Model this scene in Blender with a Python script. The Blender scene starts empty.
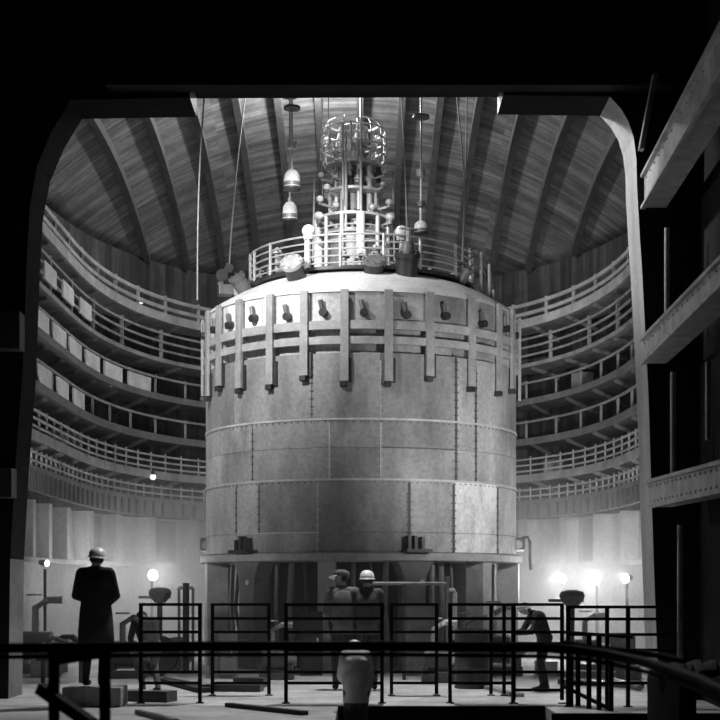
import bpy, bmesh, math, random
import numpy as np
from mathutils import Vector, Matrix
random.seed(7)
C = bpy.context.scene.collection
SC = bpy.context.scene
PI = math.pi
F = 1440.0; EYE = 1.5; HOR = 588.0
# ------------------------------------------------------------------ camera, world, lights
cam_d = bpy.data.cameras.new('camera'); cam = bpy.data.objects.new('camera', cam_d); C.objects.link(cam)
cam.location = (0, 0, EYE); cam.rotation_euler = (PI/2, 0, 0)
cam_d.sensor_width = 36; cam_d.lens = 72; cam_d.shift_y = (HOR-360)/720.0
cam_d.clip_start = .1; cam_d.clip_end = 200
cam_d.dof.use_dof = True; cam_d.dof.focus_distance = 25; cam_d.dof.aperture_fstop = 2.4
SC.camera = cam
w = bpy.data.worlds.new('world'); SC.world = w; w.use_nodes = True
w.node_tree.nodes['Background'].inputs[0].default_value = (1, 1, 1, 1)
w.node_tree.nodes['Background'].inputs[1].default_value = 0.0
SC.view_settings.view_transform = 'Standard'; SC.view_settings.look = 'None'
SC.view_settings.gamma = 1; SC.view_settings.exposure = 0.0; SC.view_settings.use_curve_mapping = False

def light(name, kind, loc, energy, size=.3, target=None, spot=None, blend=.6, shape=None, size_y=None):
    d = bpy.data.lights.new(name, kind); o = bpy.data.objects.new(name, d); C.objects.link(o)
    o.location = loc; d.energy = energy
    if kind == 'AREA':
        d.size = size
        if size_y: d.shape = 'RECTANGLE'; d.size_y = size_y
    else: d.shadow_soft_size = size
    if spot: d.spot_size = math.radians(spot); d.spot_blend = blend
    if target is not None:
        o.rotation_euler = (Vector(target)-Vector(loc)).to_track_quat('-Z', 'Y').to_euler()
    return o
# lamp under the vault, portal side keys, and unseen spots added as fill
light('ceiling_lamp_light', 'POINT', (-.82, 29.5, 11.5), 560, .12)
light('left_portal_light', 'SPOT', (-4.7, 21.2, 9.0), 2300, .25, (-1.4, 28.2, 6.2), 56, 1)
light('tower_fill', 'SPOT', (-1.2, 21.9, 9.6), 1500, .2, (-.15, 28.6, 8.5), 25, .9)
light('dome_fill', 'SPOT', (-1.5, 24.0, 10.3), 560, .2, (.25, 27.6, 7.1), 66, 1)
light('left_low_fill', 'SPOT', (-4.4, 20.75, 3.0), 430, .3, (-2.8, 28, 3.2), 50, 1)
light('cross_fill', 'SPOT', (-4.3, 21.0, 5.0), 330, .25, (3.6, 17.2, 4.6), 62, 1)
light('right_portal_light', 'SPOT', (4.3, 20.75, 3.4), 1250, .3, (2.4, 28, 4.4), 66, 1)
light('jamb_fill', 'SPOT', (-1.5, 21.8, 9.2), 1500, .2, (4.3, 19.95, 6.9), 40, 1)
light('gallery_left_fill', 'SPOT', (-4.9, 20.8, 3.2), 300, .3, (-5.3, 31, 6.0), 60, 1)
light('gallery_right_fill', 'SPOT', (4.9, 20.8, 3.2), 320, .3, (5.3, 31, 6.0), 60, 1)
light('right_wall_wash', 'SPOT', (4.5, 20.75, 2.2), 1100, .3, (4.9, 33, 2.2), 27, 1)
light('floor_fill', 'SPOT', (.4, 21.4, 9.0), 2600, .25, (-.6, 19.6, 0), 74, .8)

# ------------------------------------------------------------------ helpers
def P(x, y, Y): return Vector(((x-360)*Y/F, Y, EYE+(HOR-y)*Y/F))
def Zy(y, Y): return EYE+(HOR-y)*Y/F
def Xx(x, Y): return (x-360)*Y/F

class MB:
    def __init__(s): s.bm = bmesh.new()
    def box(s, lo, hi, rz=0, M=None):
        lo = Vector(lo); hi = Vector(hi); c = (lo+hi)/2; d = hi-lo
        m = Matrix.Translation(c) @ Matrix.Rotation(rz, 4, 'Z') @ Matrix.Diagonal((d.x, d.y, d.z, 1))
        if M is not None: m = M @ m
        bmesh.ops.create_cube(s.bm, size=1, matrix=m); return s
    def bar(s, a, b, wx, wz, up=(0, 0, 1)):
        a = Vector(a); b = Vector(b); d = b-a; L = d.length
        if L < 1e-6: return s
        y = d/L; up = Vector(up)
        if abs(y.dot(up)) > .98: up = Vector((0, 1, 0)) if abs(y.y) < .9 else Vector((1, 0, 0))
        x = y.cross(up).normalized(); z = x.cross(y)
        m = Matrix((x, y, z)).transposed().to_4x4(); m.translation = (a+b)/2
        bmesh.ops.create_cube(s.bm, size=1, matrix=m @ Matrix.Diagonal((wx, L, wz, 1))); return s
    def cyl(s, a, b, r, r2=None, seg=12, cap=True):
        a = Vector(a); b = Vector(b); d = b-a; L = d.length
        if L < 1e-6: return s
        q = d.to_track_quat('Z', 'Y').to_matrix().to_4x4(); q.translation = (a+b)/2
        bmesh.ops.create_cone(s.bm, cap_ends=cap, segments=seg, radius1=r, radius2=r if r2 is None else r2, depth=L, matrix=q); return s
    def sph(s, c, r, sc=(1, 1, 1), seg=14, rings=9):
        bmesh.ops.create_uvsphere(s.bm, u_segments=seg, v_segments=rings, radius=r, matrix=Matrix.Translation(c) @ Matrix.Diagonal((*sc, 1))); return s
    def tube(s, pts, r, seg=8, closed=False):
        pts = [Vector(p) for p in pts]; n = len(pts); rings = []
        up = Vector((0, 0, 1))
        for i, p in enumerate(pts):
            if closed: t = pts[(i+1) % n]-pts[i-1]
            else: t = pts[min(i+1, n-1)]-pts[max(i-1, 0)]
            t.normalize()
            u = up if abs(t.z) < .9 else Vector((0, 1, 0))
            x = t.cross(u).normalized(); z = x.cross(t)
            rings.append([s.bm.verts.new(p+x*r*math.cos(2*PI*k/seg)+z*r*math.sin(2*PI*k/seg)) for k in range(seg)])
        for i in range(n if closed else n-1):
            A = rings[i]; B = rings[(i+1) % n]
            for k in range(seg): s.bm.faces.new((A[k], A[(k+1) % seg], B[(k+1) % seg], B[k]))
        if not closed:
            s.bm.faces.new(rings[0]); s.bm.faces.new(rings[-1][::-1])
        return s
    def lathe(s, prof, c=(0, 0, 0), seg=48, M=None, sx=1, sy=1):
        c = Vector(c); rings = []
        for r, z in prof:
            ring = []
            for k in range(seg):
                a = 2*PI*k/seg; v = Vector((r*math.cos(a)*sx, r*math.sin(a)*sy, z))
                if M is not None: v = M @ v
                ring.append(s.bm.verts.new(c+v))
            rings.append(ring)
        for A, B in zip(rings, rings[1:]):
            for k in range(seg): s.bm.faces.new((A[k], A[(k+1) % seg], B[(k+1) % seg], B[k]))
        s.bm.faces.new(rings[0][::-1]); s.bm.faces.new(rings[-1]); return s
    def arcbox(s, c, r0, r1, z0, z1, a0, a1, seg):          # curved box about a vertical axis, angle 0 faces the camera, + to the right
        full = abs(a1-a0) > 2*PI-.001; L = []
        for k in range(seg+(0 if full else 1)):
            a = a0+(a1-a0)*k/seg; dx = math.sin(a); dy = -math.cos(a)
            L.append([s.bm.verts.new((c[0]+dx*r, c[1]+dy*r, z)) for r, z in ((r0, z0), (r1, z0), (r1, z1), (r0, z1))])
        n = len(L)
        for i in range(n if full else n-1):
            A = L[i]; B = L[(i+1) % n]
            for k in range(4): s.bm.faces.new((A[k], B[k], B[(k+1) % 4], A[(k+1) % 4]))
        if not full: s.bm.faces.new(L[0]); s.bm.faces.new(L[-1][::-1])
        return s
    def sweep(s, rows):                                     # rows of cross-section points, open run of a closed section
        L = [[s.bm.verts.new(p) for p in r] for r in rows]; m = len(L[0])
        for A, B in zip(L, L[1:]):
            for k in range(m): s.bm.faces.new((A[k], B[k], B[(k+1) % m], A[(k+1) % m]))
        s.bm.faces.new(L[0]); s.bm.faces.new(L[-1][::-1]); return s
    def build(s, name, mat, parent=None, smooth=False, bevel=0):
        bmesh.ops.recalc_face_normals(s.bm, faces=s.bm.faces)
        if parent is not None:
            base = Vector(parent.location); q = parent.parent
            while q is not None: base = base+q.location; q = q.parent
            bmesh.ops.translate(s.bm, verts=s.bm.verts, vec=-base)
        me = bpy.data.meshes.new(name); s.bm.to_mesh(me); s.bm.free()
        o = bpy.data.objects.new(name, me); C.objects.link(o); me.materials.append(mat)
        if parent is not None: o.parent = parent
        if smooth:
            for p in me.polygons: p.use_smooth = True
            me.set_sharp_from_angle(angle=math.radians(40))
        if bevel:
            b = o.modifiers.new('bevel', 'BEVEL'); b.width = bevel; b.segments = 2; b.limit_method = 'ANGLE'
        return o
def tag(o, label=None, cat=None, group=None, kind=None):
    if label: o['label'] = label
    if cat: o['category'] = cat
    if group: o['group'] = group
    if kind: o['kind'] = kind
    return o
def empty(name, loc, label, cat, group=None):
    o = bpy.data.objects.new(name, None); C.objects.link(o); o.location = loc; o.empty_display_size = .2
    return tag(o, label, cat, group)
def copy_tree(o, parent=None):
    c = o.copy(); C.objects.link(c)
    if parent is not None: c.parent = parent
    for ch in list(o.children): copy_tree(ch, c)
    return c

def sub_empty(name, loc, parent):
    o = bpy.data.objects.new(name, None); C.objects.link(o); o.parent = parent; o.location = Vector(loc)-parent.location; o.empty_display_size = .1
    return o

# ------------------------------------------------------------------ materials
def mat(name, v, rough=.7, metal=0, var=.25, scale=3.0, stretch=(1, 1, 1), bump=.15, fine=.12, emit=None):
    m = bpy.data.materials.new(name); m.use_nodes = True; nt = m.node_tree; N = nt.nodes; L = nt.links
    b = N['Principled BSDF']; b.inputs['Roughness'].default_value = rough; b.inputs['Metallic'].default_value = metal
    tc = N.new('ShaderNodeTexCoord'); mp = N.new('ShaderNodeMapping'); mp.inputs['Scale'].default_value = stretch
    L.new(tc.outputs['Object'], mp.inputs['Vector'])
    n1 = N.new('ShaderNodeTexNoise'); n1.inputs['Scale'].default_value = scale; n1.inputs['Detail'].default_value = 6; n1.inputs['Roughness'].default_value = .62
    n2 = N.new('ShaderNodeTexNoise'); n2.inputs['Scale'].default_value = scale*9; n2.inputs['Detail'].default_value = 3
    L.new(mp.outputs[0], n1.inputs['Vector']); L.new(tc.outputs['Object'], n2.inputs['Vector'])
    r1 = N.new('ShaderNodeMapRange'); r1.inputs['From Min'].default_value = .3; r1.inputs['From Max'].default_value = .7
    r1.inputs['To Min'].default_value = 1-var; r1.inputs['To Max'].default_value = 1+var
    r2 = N.new('ShaderNodeMapRange'); r2.inputs['From Min'].default_value = .3; r2.inputs['From Max'].default_value = .7
    r2.inputs['To Min'].default_value = 1-fine; r2.inputs['To Max'].default_value = 1+fine
    L.new(n1.outputs['Fac'], r1.inputs['Value']); L.new(n2.outputs['Fac'], r2.inputs['Value'])
    a = N.new('ShaderNodeMath'); a.operation = 'MULTIPLY'; L.new(r1.outputs[0], a.inputs[0]); L.new(r2.outputs[0], a.inputs[1])
    c = N.new('ShaderNodeMath'); c.operation = 'MULTIPLY'; c.inputs[1].default_value = v; c.use_clamp = True; L.new(a.outputs[0], c.inputs[0])
    cc = N.new('ShaderNodeCombineColor')
    for k in range(3): L.new(c.outputs[0], cc.inputs[k])
    L.new(cc.outputs[0], b.inputs['Base Color'])
    if bump:
        bp = N.new('ShaderNodeBump'); bp.inputs['Strength'].default_value = bump; bp.inputs['Distance'].default_value = .02
        L.new(a.outputs[0], bp.inputs['Height']); L.new(bp.outputs[0], b.inputs['Normal'])
    if emit:
        b.inputs['Emission Color'].default_value = (1, 1, 1, 1); b.inputs['Emission Strength'].default_value = emit
    return m
def board_mat(name, v, axis, plank, var, gap=.5):
    """board-marked concrete: planks across one axis, each with its own tone"""
    m = mat(name, v, .85, 0, .3, 1.2, (1, 1, 1), .1); nt = m.node_tree; N = nt.nodes; L = nt.links
    b = N['Principled BSDF']; cc = b.inputs['Base Color'].links[0].from_node; src = cc.inputs[0].links[0].from_node
    tc = [n for n in N if n.type == 'TEX_COORD'][0]
    mp = N.new('ShaderNodeMapping'); mp.vector_type = 'POINT'
    if axis == 'Y':   mp.inputs['Scale'].default_value = (.32, 1/plank, .0)
    else:             mp.inputs['Scale'].default_value = (1/plank, 1/plank, .06)
    L.new(tc.outputs['Object'], mp.inputs['Vector'])
    vor = N.new('ShaderNodeTexWhiteNoise'); vor.noise_dimensions = '3D'
    fl = N.new('ShaderNodeVectorMath'); fl.operation = 'FLOOR'; L.new(mp.outputs[0], fl.inputs[0]); L.new(fl.outputs[0], vor.inputs['Vector'])
    st = N.new('ShaderNodeTexNoise'); st.inputs['Scale'].default_value = 1; st.inputs['Detail'].default_value = 5
    mp2 = N.new('ShaderNodeMapping'); mp2.inputs['Scale'].default_value = (.5, 9, 1) if axis == 'Y' else (7, 7, .4)
    L.new(tc.outputs['Object'], mp2.inputs['Vector']); L.new(mp2.outputs[0], st.inputs['Vector'])
    r = N.new('ShaderNodeMapRange'); r.inputs['To Min'].default_value = 1-var; r.inputs['To Max'].default_value = 1+var; L.new(vor.outputs['Value'], r.inputs['Value'])
    r2 = N.new('ShaderNodeMapRange'); r2.inputs['From Min'].default_value = .35; r2.inputs['From Max'].default_value = .65
    r2.inputs['To Min'].default_value = 1-var*1.1; r2.inputs['To Max'].default_value = 1+var; L.new(st.outputs['Fac'], r2.inputs['Value'])
    q = N.new('ShaderNodeMath'); q.operation = 'MULTIPLY'; L.new(r.outputs[0], q.inputs[0]); L.new(r2.outputs[0], q.inputs[1])
    q2 = N.new('ShaderNodeMath'); q2.operation = 'MULTIPLY'; q2.use_clamp = True; L.new(q.outputs[0], q2.inputs[0]); L.new(src.outputs[0], q2.inputs[1])
    for k in range(3): L.new(q2.outputs[0], cc.inputs[k])
    return m
M_ceil = board_mat('board_marked_ceiling_concrete', .23, 'Y', .15, .3)
M_rib = mat('dark_ceiling_rib', .14, .8)
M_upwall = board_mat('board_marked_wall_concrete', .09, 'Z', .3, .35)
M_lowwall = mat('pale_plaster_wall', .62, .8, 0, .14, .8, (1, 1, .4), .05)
M_pil = mat('pale_pilaster', .7, .8, 0, .12, 1.5, (1, 1, .3), .05)
M_recess = mat('grey_recess_panel', .4, .8, 0, .2, 1.5, (1, 1, .3))
M_frame = mat('painted_portal_steel', .5, .55, 0, .25, 2.0, (1, 1, .3), .1)
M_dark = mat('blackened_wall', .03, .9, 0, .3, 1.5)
M_beam = mat('riveted_girder_grey', .5, .6, 0, .35, 3.0)
M_floor = mat('worn_concrete_floor', .5, .6, 0, .35, 1.3, (1, 1, 1), .1)
M_nfloor = mat('dusty_near_floor', .4, .7, 0, .4, 1.0, (1, 1, 1), .1)
M_gal = mat('pale_gallery_paint', .5, .7, 0, .3, 2.0)
M_gal2 = mat('grey_gallery_paint', .36, .7, 0, .35, 2.0)
M_fascia = mat('weathered_fascia', .2, .8, 0, .3, 1.2)
M_rib2 = mat('fascia_rib_dark', .09, .8)
M_panel = mat('whitewashed_panel', .85, .7, 0, .3, 1.6)
M_black = mat('black_painted_rail', .018, .5, 0, .3, 5, (1, 1, 1), .05)
M_plate = [mat('steel_plate_tone_%s' % n, v, .55, .0, .42, 1.5, (1, 1, .4), .12, .16) for n, v in
           (('dark', .22), ('low', .28), ('middle', .35), ('light', .43), ('pale', .56), ('bright', .9))]
M_seam = mat('pale_weld_strip', .6, .5, 0, .2, 5)
M_seamd = mat('dark_weld_strip', .1, .6, 0, .3, 5)
M_head = mat('whitewashed_vessel_head', .84, .6, 0, .16, 1.6, (1, 1, .6), .06)
M_gird = mat('pale_steel_girder', .47, .55, 0, .25, 3)
M_brk = mat('pale_steel_bracket', .43, .55, 0, .25, 3)
M_dkst = mat('dark_oiled_steel', .06, .45, .3, .3, 5)
M_mdst = mat('grey_machined_steel', .22, .45, .3, .3, 5)
M_lt = mat('bright_machined_steel', .6, .4, .2, .2, 5)
M_white = mat('white_enamel', .85, .35, 0, .08, 4, (1, 1, 1), .02)
M_skirt = mat('grey_skirt_casting', .2, .7, 0, .3, 2)
M_core = mat('dark_core_steel', .03, .8, 0, .3, 2)  # even near-black base for the core drum and one cabinet
M_cable = mat('steel_cable', .32, .6, 0, .1, 4, (1, 1, 1), 0)
M_wood = mat('scuffed_timber', .3, .8, 0, .3, 3, (6, 1, 1))
M_coat = mat('black_wool_coat', .045, .95, 0, .3, 8)
M_jack = mat('dark_work_jacket', .04, .95, 0, .3, 6)
M_over = mat('pale_overalls', .88, .95, 0, .25, 6)
M_gtro = mat('grey_work_trousers', .13, .95, 0, .25, 6)
M_skin = mat('skin', .4, .6, 0, .06, 6, (1, 1, 1), 0)
M_hair = mat('dark_hair', .02, .7)
M_boot = mat('black_boot', .01, .6)
M_helm = mat('white_helmet', .85, .3, 0, .05, 4, (1, 1, 1), 0)
M_tarp = mat('grey_canvas', .2, .95, 0, .35, 4)
M_lamp = mat('lit_lamp_glass', .9, .3, 0, 0, 4, (1, 1, 1), 0, 0, emit=6)

for m_ in (M_dark, M_coat, M_core, M_black): m_.node_tree.nodes['Principled BSDF'].inputs['Specular IOR Level'].default_value = .05
# ------------------------------------------------------------------ hall plan: oval around the vessel
CX, CY, OA, OB, OE = -.1, 28.0, 5.55, 8.8, 2.4
def dense_path():
    pts = []
    for i in range(40): pts.append((CX-OA, 20.35+(CY-20.35)*i/40))
    for i in range(241):
        t = PI-PI*i/240; c = math.cos(t); s_ = math.sin(t)
        pts.append((CX+OA*math.copysign(abs(c)**(2/OE), c), CY+OB*abs(s_)**(2/OE)))
    for i in range(1, 41): pts.append((CX+OA, CY-(CY-20.35)*i/40))
    return [Vector((x, y)) for x, y in pts]
_dp = dense_path(); _cum = [0.0]
for a, b in zip(_dp, _dp[1:]): _cum.append(_cum[-1]+(b-a).length)
PLEN = _cum[-1]
def path_at(s):
    s = max(0, min(PLEN, s))
    lo, hi = 0, len(_cum)-1
    while hi-lo > 1:
        m = (lo+hi)//2
        if _cum[m] <= s: lo = m
        else: hi = m
    k = (s-_cum[lo])/max(1e-9, _cum[hi]-_cum[lo])
    return _dp[lo].lerp(_dp[hi], k)
def path_n(s):
    t = (path_at(s+.15)-path_at(s-.15)).normalized()
    return Vector((-t.y, t.x))                      # outward
def PT(s, off, z):
    p = path_at(s)+path_n(s)*off; return Vector((p.x, p.y, z))
def run(off0, off1, z0, z1, s0=0, s1=None, step=.3):
    s1 = PLEN if s1 is None else s1; n = max(1, int((s1-s0)/step)); rows = []
    for i in range(n+1):
        s = s0+(s1-s0)*i/n
        rows.append([PT(s, off0, z0), PT(s, off1, z0), PT(s, off1, z1), PT(s, off0, z1)])
    return rows
WO = .95                                               # wall stands this far outside the gallery edge
EAVE = 9.4; RISE = 2.9

def struct(o): o['kind'] = 'structure'; return o
# floor
struct(MB().box((-8, 18.35, -.35), (8, 39, 0)).build('floor', M_floor))
struct(MB().box((-8, 4, -.35), (-.28, 18.35, -.004)).build('floor_near', M_nfloor))
struct(MB().box((2.35, 17.3, -.35), (8, 18.35, -.003)).build('floor_landing', M_nfloor))
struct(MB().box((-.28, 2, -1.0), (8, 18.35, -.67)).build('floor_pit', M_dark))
struct(MB().box((-.28, 18.3, -.66), (8, 18.349, -.006)).build('trim_200', M_dark))
struct(MB().box((2.3, 17.25, -.66), (8, 17.299, -.006)).build('trim_201', M_dark))
# walls of the hall
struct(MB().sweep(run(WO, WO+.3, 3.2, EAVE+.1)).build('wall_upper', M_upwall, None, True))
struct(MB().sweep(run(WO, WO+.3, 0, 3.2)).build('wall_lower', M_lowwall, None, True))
struct(MB().sweep(run(WO-.16, WO-.002, 0, 2.05)).build('trim_1', M_lowwall, None, True))
struct(MB().sweep(run(WO-.28, WO-.162, 2.0, 2.1)).build('trim_2', M_pil, None, True))
k = 0
s = .6
while s < PLEN-.3:
    rows = run(WO-.34, WO-.002, 2.101, 3.2, s-.13, s+.13, .26)
    struct(MB().sweep(rows).build('trim_%d' % (k+3), M_pil)); k += 1
    if k % 2:                                       # grey recessed panel between pilasters
        struct(MB().sweep(run(WO-.04, WO-.003, 2.15, 3.15, s+.35, s+1.05, .35)).build('trim_%d' % (k+60), M_recess))
    s += 1.35
# ceiling: shallow vault over the oval
rows = []; NP = 140; NR = 22
mb = MB(); grid = []
for i in range(NR+1):
    rho = i/NR; row = []
    for j in range(NP+1):
        p = path_at(PLEN*j/NP)+path_n(PLEN*j/NP)*(WO+.1)
        x = CX+rho*(p.x-CX); y = CY+rho*(p.y-CY) if p.y > CY else p.y
        row.append(mb.bm.verts.new((x, y, EAVE+RISE*(1-rho*rho))))
    grid.append(row)
for i in range(NR):
    for j in range(NP):
        mb.bm.faces.new((grid[i][j], grid[i][j+1], grid[i+1][j+1], grid[i+1][j]))
bmesh.ops.remove_doubles(mb.bm, verts=mb.bm.verts, dist=.002)
o = struct(mb.build('ceiling', M_ceil, None, True))
sol = o.modifiers.new('thick', 'SOLIDIFY'); sol.thickness = .25; sol.offset = 1
def ceil_z(x, y):
    a = OA+WO+.1; b = OB+WO+.1
    if y <= CY: rho = abs(x-CX)/a
    else: rho = ((abs(x-CX)/a)**OE+((y-CY)/b)**OE)**(1/OE)
    return EAVE+RISE*(1-rho*rho), rho
for k, X0 in enumerate((-5.15, -4.3, -3.45, -2.6, -1.75, -.9, 0, .9, 1.7, 2.5, 3.35, 4.2, 5.1)):
    rows = []; y = 20.4
    while y < 38:
        z, rho = ceil_z(X0, y)
        if rho > .985: break
        hw = .075
        rows.append([(X0-hw, y, z-.16), (X0+hw, y, z-.16), (X0+hw, y, z+.05), (X0-hw, y, z+.05)]); y += .5
    struct(MB().sweep([[Vector(p) for p in r] for r in rows]).build('trim_%d' % (100+k), M_rib))
# portal wall between the near room and the hall (opening outline taken at its back edge)
YF, YB = 19.5, 20.3
edge = [(22, 697), (24, 560), (29, 470), (36, 380), (40, 270), (43, 220), (50, 182), (64, 149), (82, 119), (196.5, 117), (196.5, 98.5),
        (497.5, 97), (497.5, 114.5), (600, 116), (611, 128), (618, 140), (623, 156), (625.5, 176), (626, 201), (628.5, 245), (631, 284), (637, 400), (642, 560), (648, 697)]
hole = [(Xx(x, YB), Zy(y, YB)) for x, y in edge]
hole[0] = (hole[0][0], -.3); hole[-1] = (hole[-1][0], -.3)
bm = bmesh.new()
outer = [(-9, -.95), (-9, 13), (9, 13), (9, -.95)]
ov = [bm.verts.new((x, YF, z)) for x, z in outer]; hv = [bm.verts.new((x, YF, z)) for x, z in hole]
es = [bm.edges.new((ov[i], ov[(i+1) % 4])) for i in range(4)]+[bm.edges.new((hv[i], hv[(i+1) % len(hv)])) for i in range(len(hv))]
bmesh.ops.triangle_fill(bm, use_beauty=True, edges=es)
r = bmesh.ops.extrude_face_region(bm, geom=bm.faces[:])
bmesh.ops.translate(bm, verts=[v for v in r['geom'] if isinstance(v, bmesh.types.BMVert)], vec=(0, YB-YF, 0))
mb = MB(); mb.bm.free(); mb.bm = bm
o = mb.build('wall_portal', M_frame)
o.data.materials.append(M_dark); o.data.materials.append(mat('shaded_portal_steel', .02, .95)); o.data.materials[2].node_tree.nodes['Principled BSDF'].inputs['Specular IOR Level'].default_value = .05  # near-black slot paints shade onto the left jamb and soffit
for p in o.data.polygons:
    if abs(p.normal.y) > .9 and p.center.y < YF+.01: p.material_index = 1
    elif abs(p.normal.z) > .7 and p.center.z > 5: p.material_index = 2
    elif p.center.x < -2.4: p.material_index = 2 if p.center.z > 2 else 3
o.data.materials.append(M_fascia)  # greyer slot paints the lit lower part of the left jamb
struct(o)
# near room shell
def wx(Y): return .057*Y+2.735
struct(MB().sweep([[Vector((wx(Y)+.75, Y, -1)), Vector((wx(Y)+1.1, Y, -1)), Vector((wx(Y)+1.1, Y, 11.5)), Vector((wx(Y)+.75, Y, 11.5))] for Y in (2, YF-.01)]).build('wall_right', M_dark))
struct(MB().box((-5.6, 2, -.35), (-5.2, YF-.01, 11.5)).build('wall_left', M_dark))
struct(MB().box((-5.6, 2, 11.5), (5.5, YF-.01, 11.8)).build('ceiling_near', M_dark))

# ------------------------------------------------------------------ galleries
def gallery(zdeck, name_label, rail_h, rails, post_step, dk, fascia, brk=0, post_w=.05, pm=M_gal, fm=M_gal2, panels=None, rw=.035):
    t = empty('gallery', (CX, CY, zdeck), name_label, 'gallery', 'ring galleries around the hall wall')
    MB().sweep(run(-.02, WO-.01, zdeck-dk, zdeck)).build('deck', fm, t)
    if fascia:
        MB().sweep(run(-.07, -.021, zdeck-fascia, zdeck+.04)).build('fascia', fm, t)
    for h in rails:
        MB().sweep(run(-.02, -.02+rw, zdeck+h-rw, zdeck+h+rw*.4)).build('handrail', pm, t)
    n = int(PLEN/post_step)
    for i in range(n+1):
        s = .1+(PLEN-.2)*i/n
        p = PT(s, .02, zdeck); q = PT(s, .02, zdeck+rail_h+.06)
        MB().bar(p, q, post_w, post_w).build('post', pm, t)
    if brk:
        n = int(PLEN/1.4)
        for i in range(n+1):
            s = .2+(PLEN-.4)*i/n
            MB().bar(PT(s, .05, zdeck-dk-.02), PT(s, WO-.05, zdeck-dk-brk), .06, .08).build('bracket', fm, t)
    if panels:
        z0, z1, lst = panels
        for s0, s1 in lst:
            MB().sweep(run(-.06, -.022, z0, z1, s0, s1, .3)).build('parapet_panel', M_panel, t)
    return t
g1 = gallery(7.92, 'pale topmost ring gallery with low slotted railing, just under the vaulted ceiling', .42, (.2, .42), 1.25, .1, .16, .3, .07, M_gal, M_gal, rw=.06)
def spans(a, b, L, gap): 
    out = []; s = a
    while s < b: out.append((s, s+L)); s += L+gap
    return out
g2 = gallery(6.9, 'second ring gallery from the top with thin rails in shadow', .6, (.2, .4, .6), 1.9, .09, 0, .2, .08, M_gal2, M_gal2, (7.0, 7.32, spans(5.2, 9.5, 1.0, .6)))
g3 = gallery(6.0, 'third ring gallery from the top with whitewashed parapet panels at left', .42, (.44,), 1.2, .08, .1, .35, .05, M_gal2, M_fascia, (6.02, 6.36, spans(4.4, 12.0, 1.15, .35)))
g4 = gallery(5.05, 'fourth ring gallery from the top, parapet panels and one small lamp', .42, (.45,), 1.2, .08, .12, .35, .05, M_gal2, M_fascia, (5.08, 5.42, spans(4.8, 9.0, 1.0, .5)))
g5 = gallery(4.18, 'fifth ring gallery from the top with light open three-bar railing', .42, (.14, .28, .42), .62, .08, .14, .3, .035, M_gal, M_gal2, rw=.03)
g6 = gallery(3.56, 'lowest ring gallery with close railing above a deep ribbed fascia', .3, (.15, .3), .4, .1, 0, 0, .035, M_gal, M_gal2, rw=.028)
MB().sweep(run(-.07, -.021, 3.16, 3.6)).build('fascia', M_fascia, g6)
n = int(PLEN/.42)
for i in range(n+1):
    s = .1+(PLEN-.2)*i/n
    MB().sweep(run(-.11, -.071, 3.18, 3.5, s-.035, s+.035, .07)).build('fascia_rib', M_rib2, g6)
# small lamps on the galleries
for k, (px, py, Y) in enumerate(((141, 301, 33.5), (111, 383, 31.5), (153, 477, 33.3))):
    p = P(px, py, Y)
    t = empty('bulkhead_lamp', p, ('small lit lamp under the topmost gallery at left', 'small pale lamp on the fourth gallery at left', 'small lit lamp under the fifth gallery at left')[k], 'lamp', 'small lamps on the left galleries')
    MB().sph(p, .07).build('globe', mat('bulb_glass_%s' % 'abc'[k], .9, .3, 0, 0, 4, (1, 1, 1), 0, 0, emit=(1.2, .5, 1.5)[k]), t, True)
    MB().cyl(p+Vector((0, 0, .05)), p+Vector((0, 0, .16)), .05, .03).build('cap', M_dkst, t)
# crates and oddments stored on galleries
for k, (s, z, sx, sz) in enumerate(((8.6, 4.18, .35, .5), (9.9, 4.18, .2, .62), (7.2, 6.0, .6, .5), (24.5, 4.18, .3, .4), (25.6, 6.0, .4, .5))):
    o = MB().sweep(run(.35, .7, z, z+sz, s, s+sx, .3)).build('crate', M_gal2, None, False, .01)
    tag(o, ('square crate behind railing of the fifth gallery at left', 'narrow tall crate behind railing of the fifth gallery at left', 'wide crate on the third gallery at left', 'crate on the fifth gallery at right', 'wide crate on the third gallery at right')[k], 'crate')

# ------------------------------------------------------------------ floodlights along the lower wall
def floodlight(x, y, Y, e, label, r=.16):
    p = P(x, y, Y); tgt = Vector((0, 25, 1.0)); d = (tgt-p).normalized()
    t = empty('floodlight', (p.x, p.y, 0), label, 'lamp', 'floodlights on stands along the lower wall')
    MB().cyl((p.x, p.y, .02), (p.x, p.y, p.z-.12), .03).build('stand', M_dkst, t)
    MB().cyl((p.x, p.y, 0), (p.x, p.y, .03), .2, .2, 16).build('base', M_dkst, t)
    MB().cyl(p-d*.12, p+d*.04, .05, r*.66, 18).build('housing', M_mdst, t, True)
    MB().cyl(p+d*.041, p+d*.06, r*.6, r*.6, 18).build('lens', M_lamp, t)
    light('floodlight_light', 'SPOT', p+d*.14, e, .15, p+d*3+Vector((0, 0, .1)), 165, .6)
    light('floodlight_spill', 'POINT', p-d*.05+Vector((0, 0, .42)), e*.05, .12)
floodlight(152, 575, 33.4, 130, 'glaring floodlight on a stand between the dark-coated man and the vessel', .2)
floodlight(45, 563, 28.0, 7, 'floodlight by the lower wall at far left', .1)
floodlight(92, 570, 31.0, 110, 'floodlight hidden behind the dark-coated man', .16)
floodlight(563, 578, 32.6, 150, 'leftmost of three glaring floodlights to the right of the vessel', .16)
floodlight(597, 580, 31.0, 150, 'middle of three glaring floodlights to the right of the vessel', .16)
floodlight(627, 578, 29.4, 110, 'rightmost of three glaring floodlights beside the portal column', .16)

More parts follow.
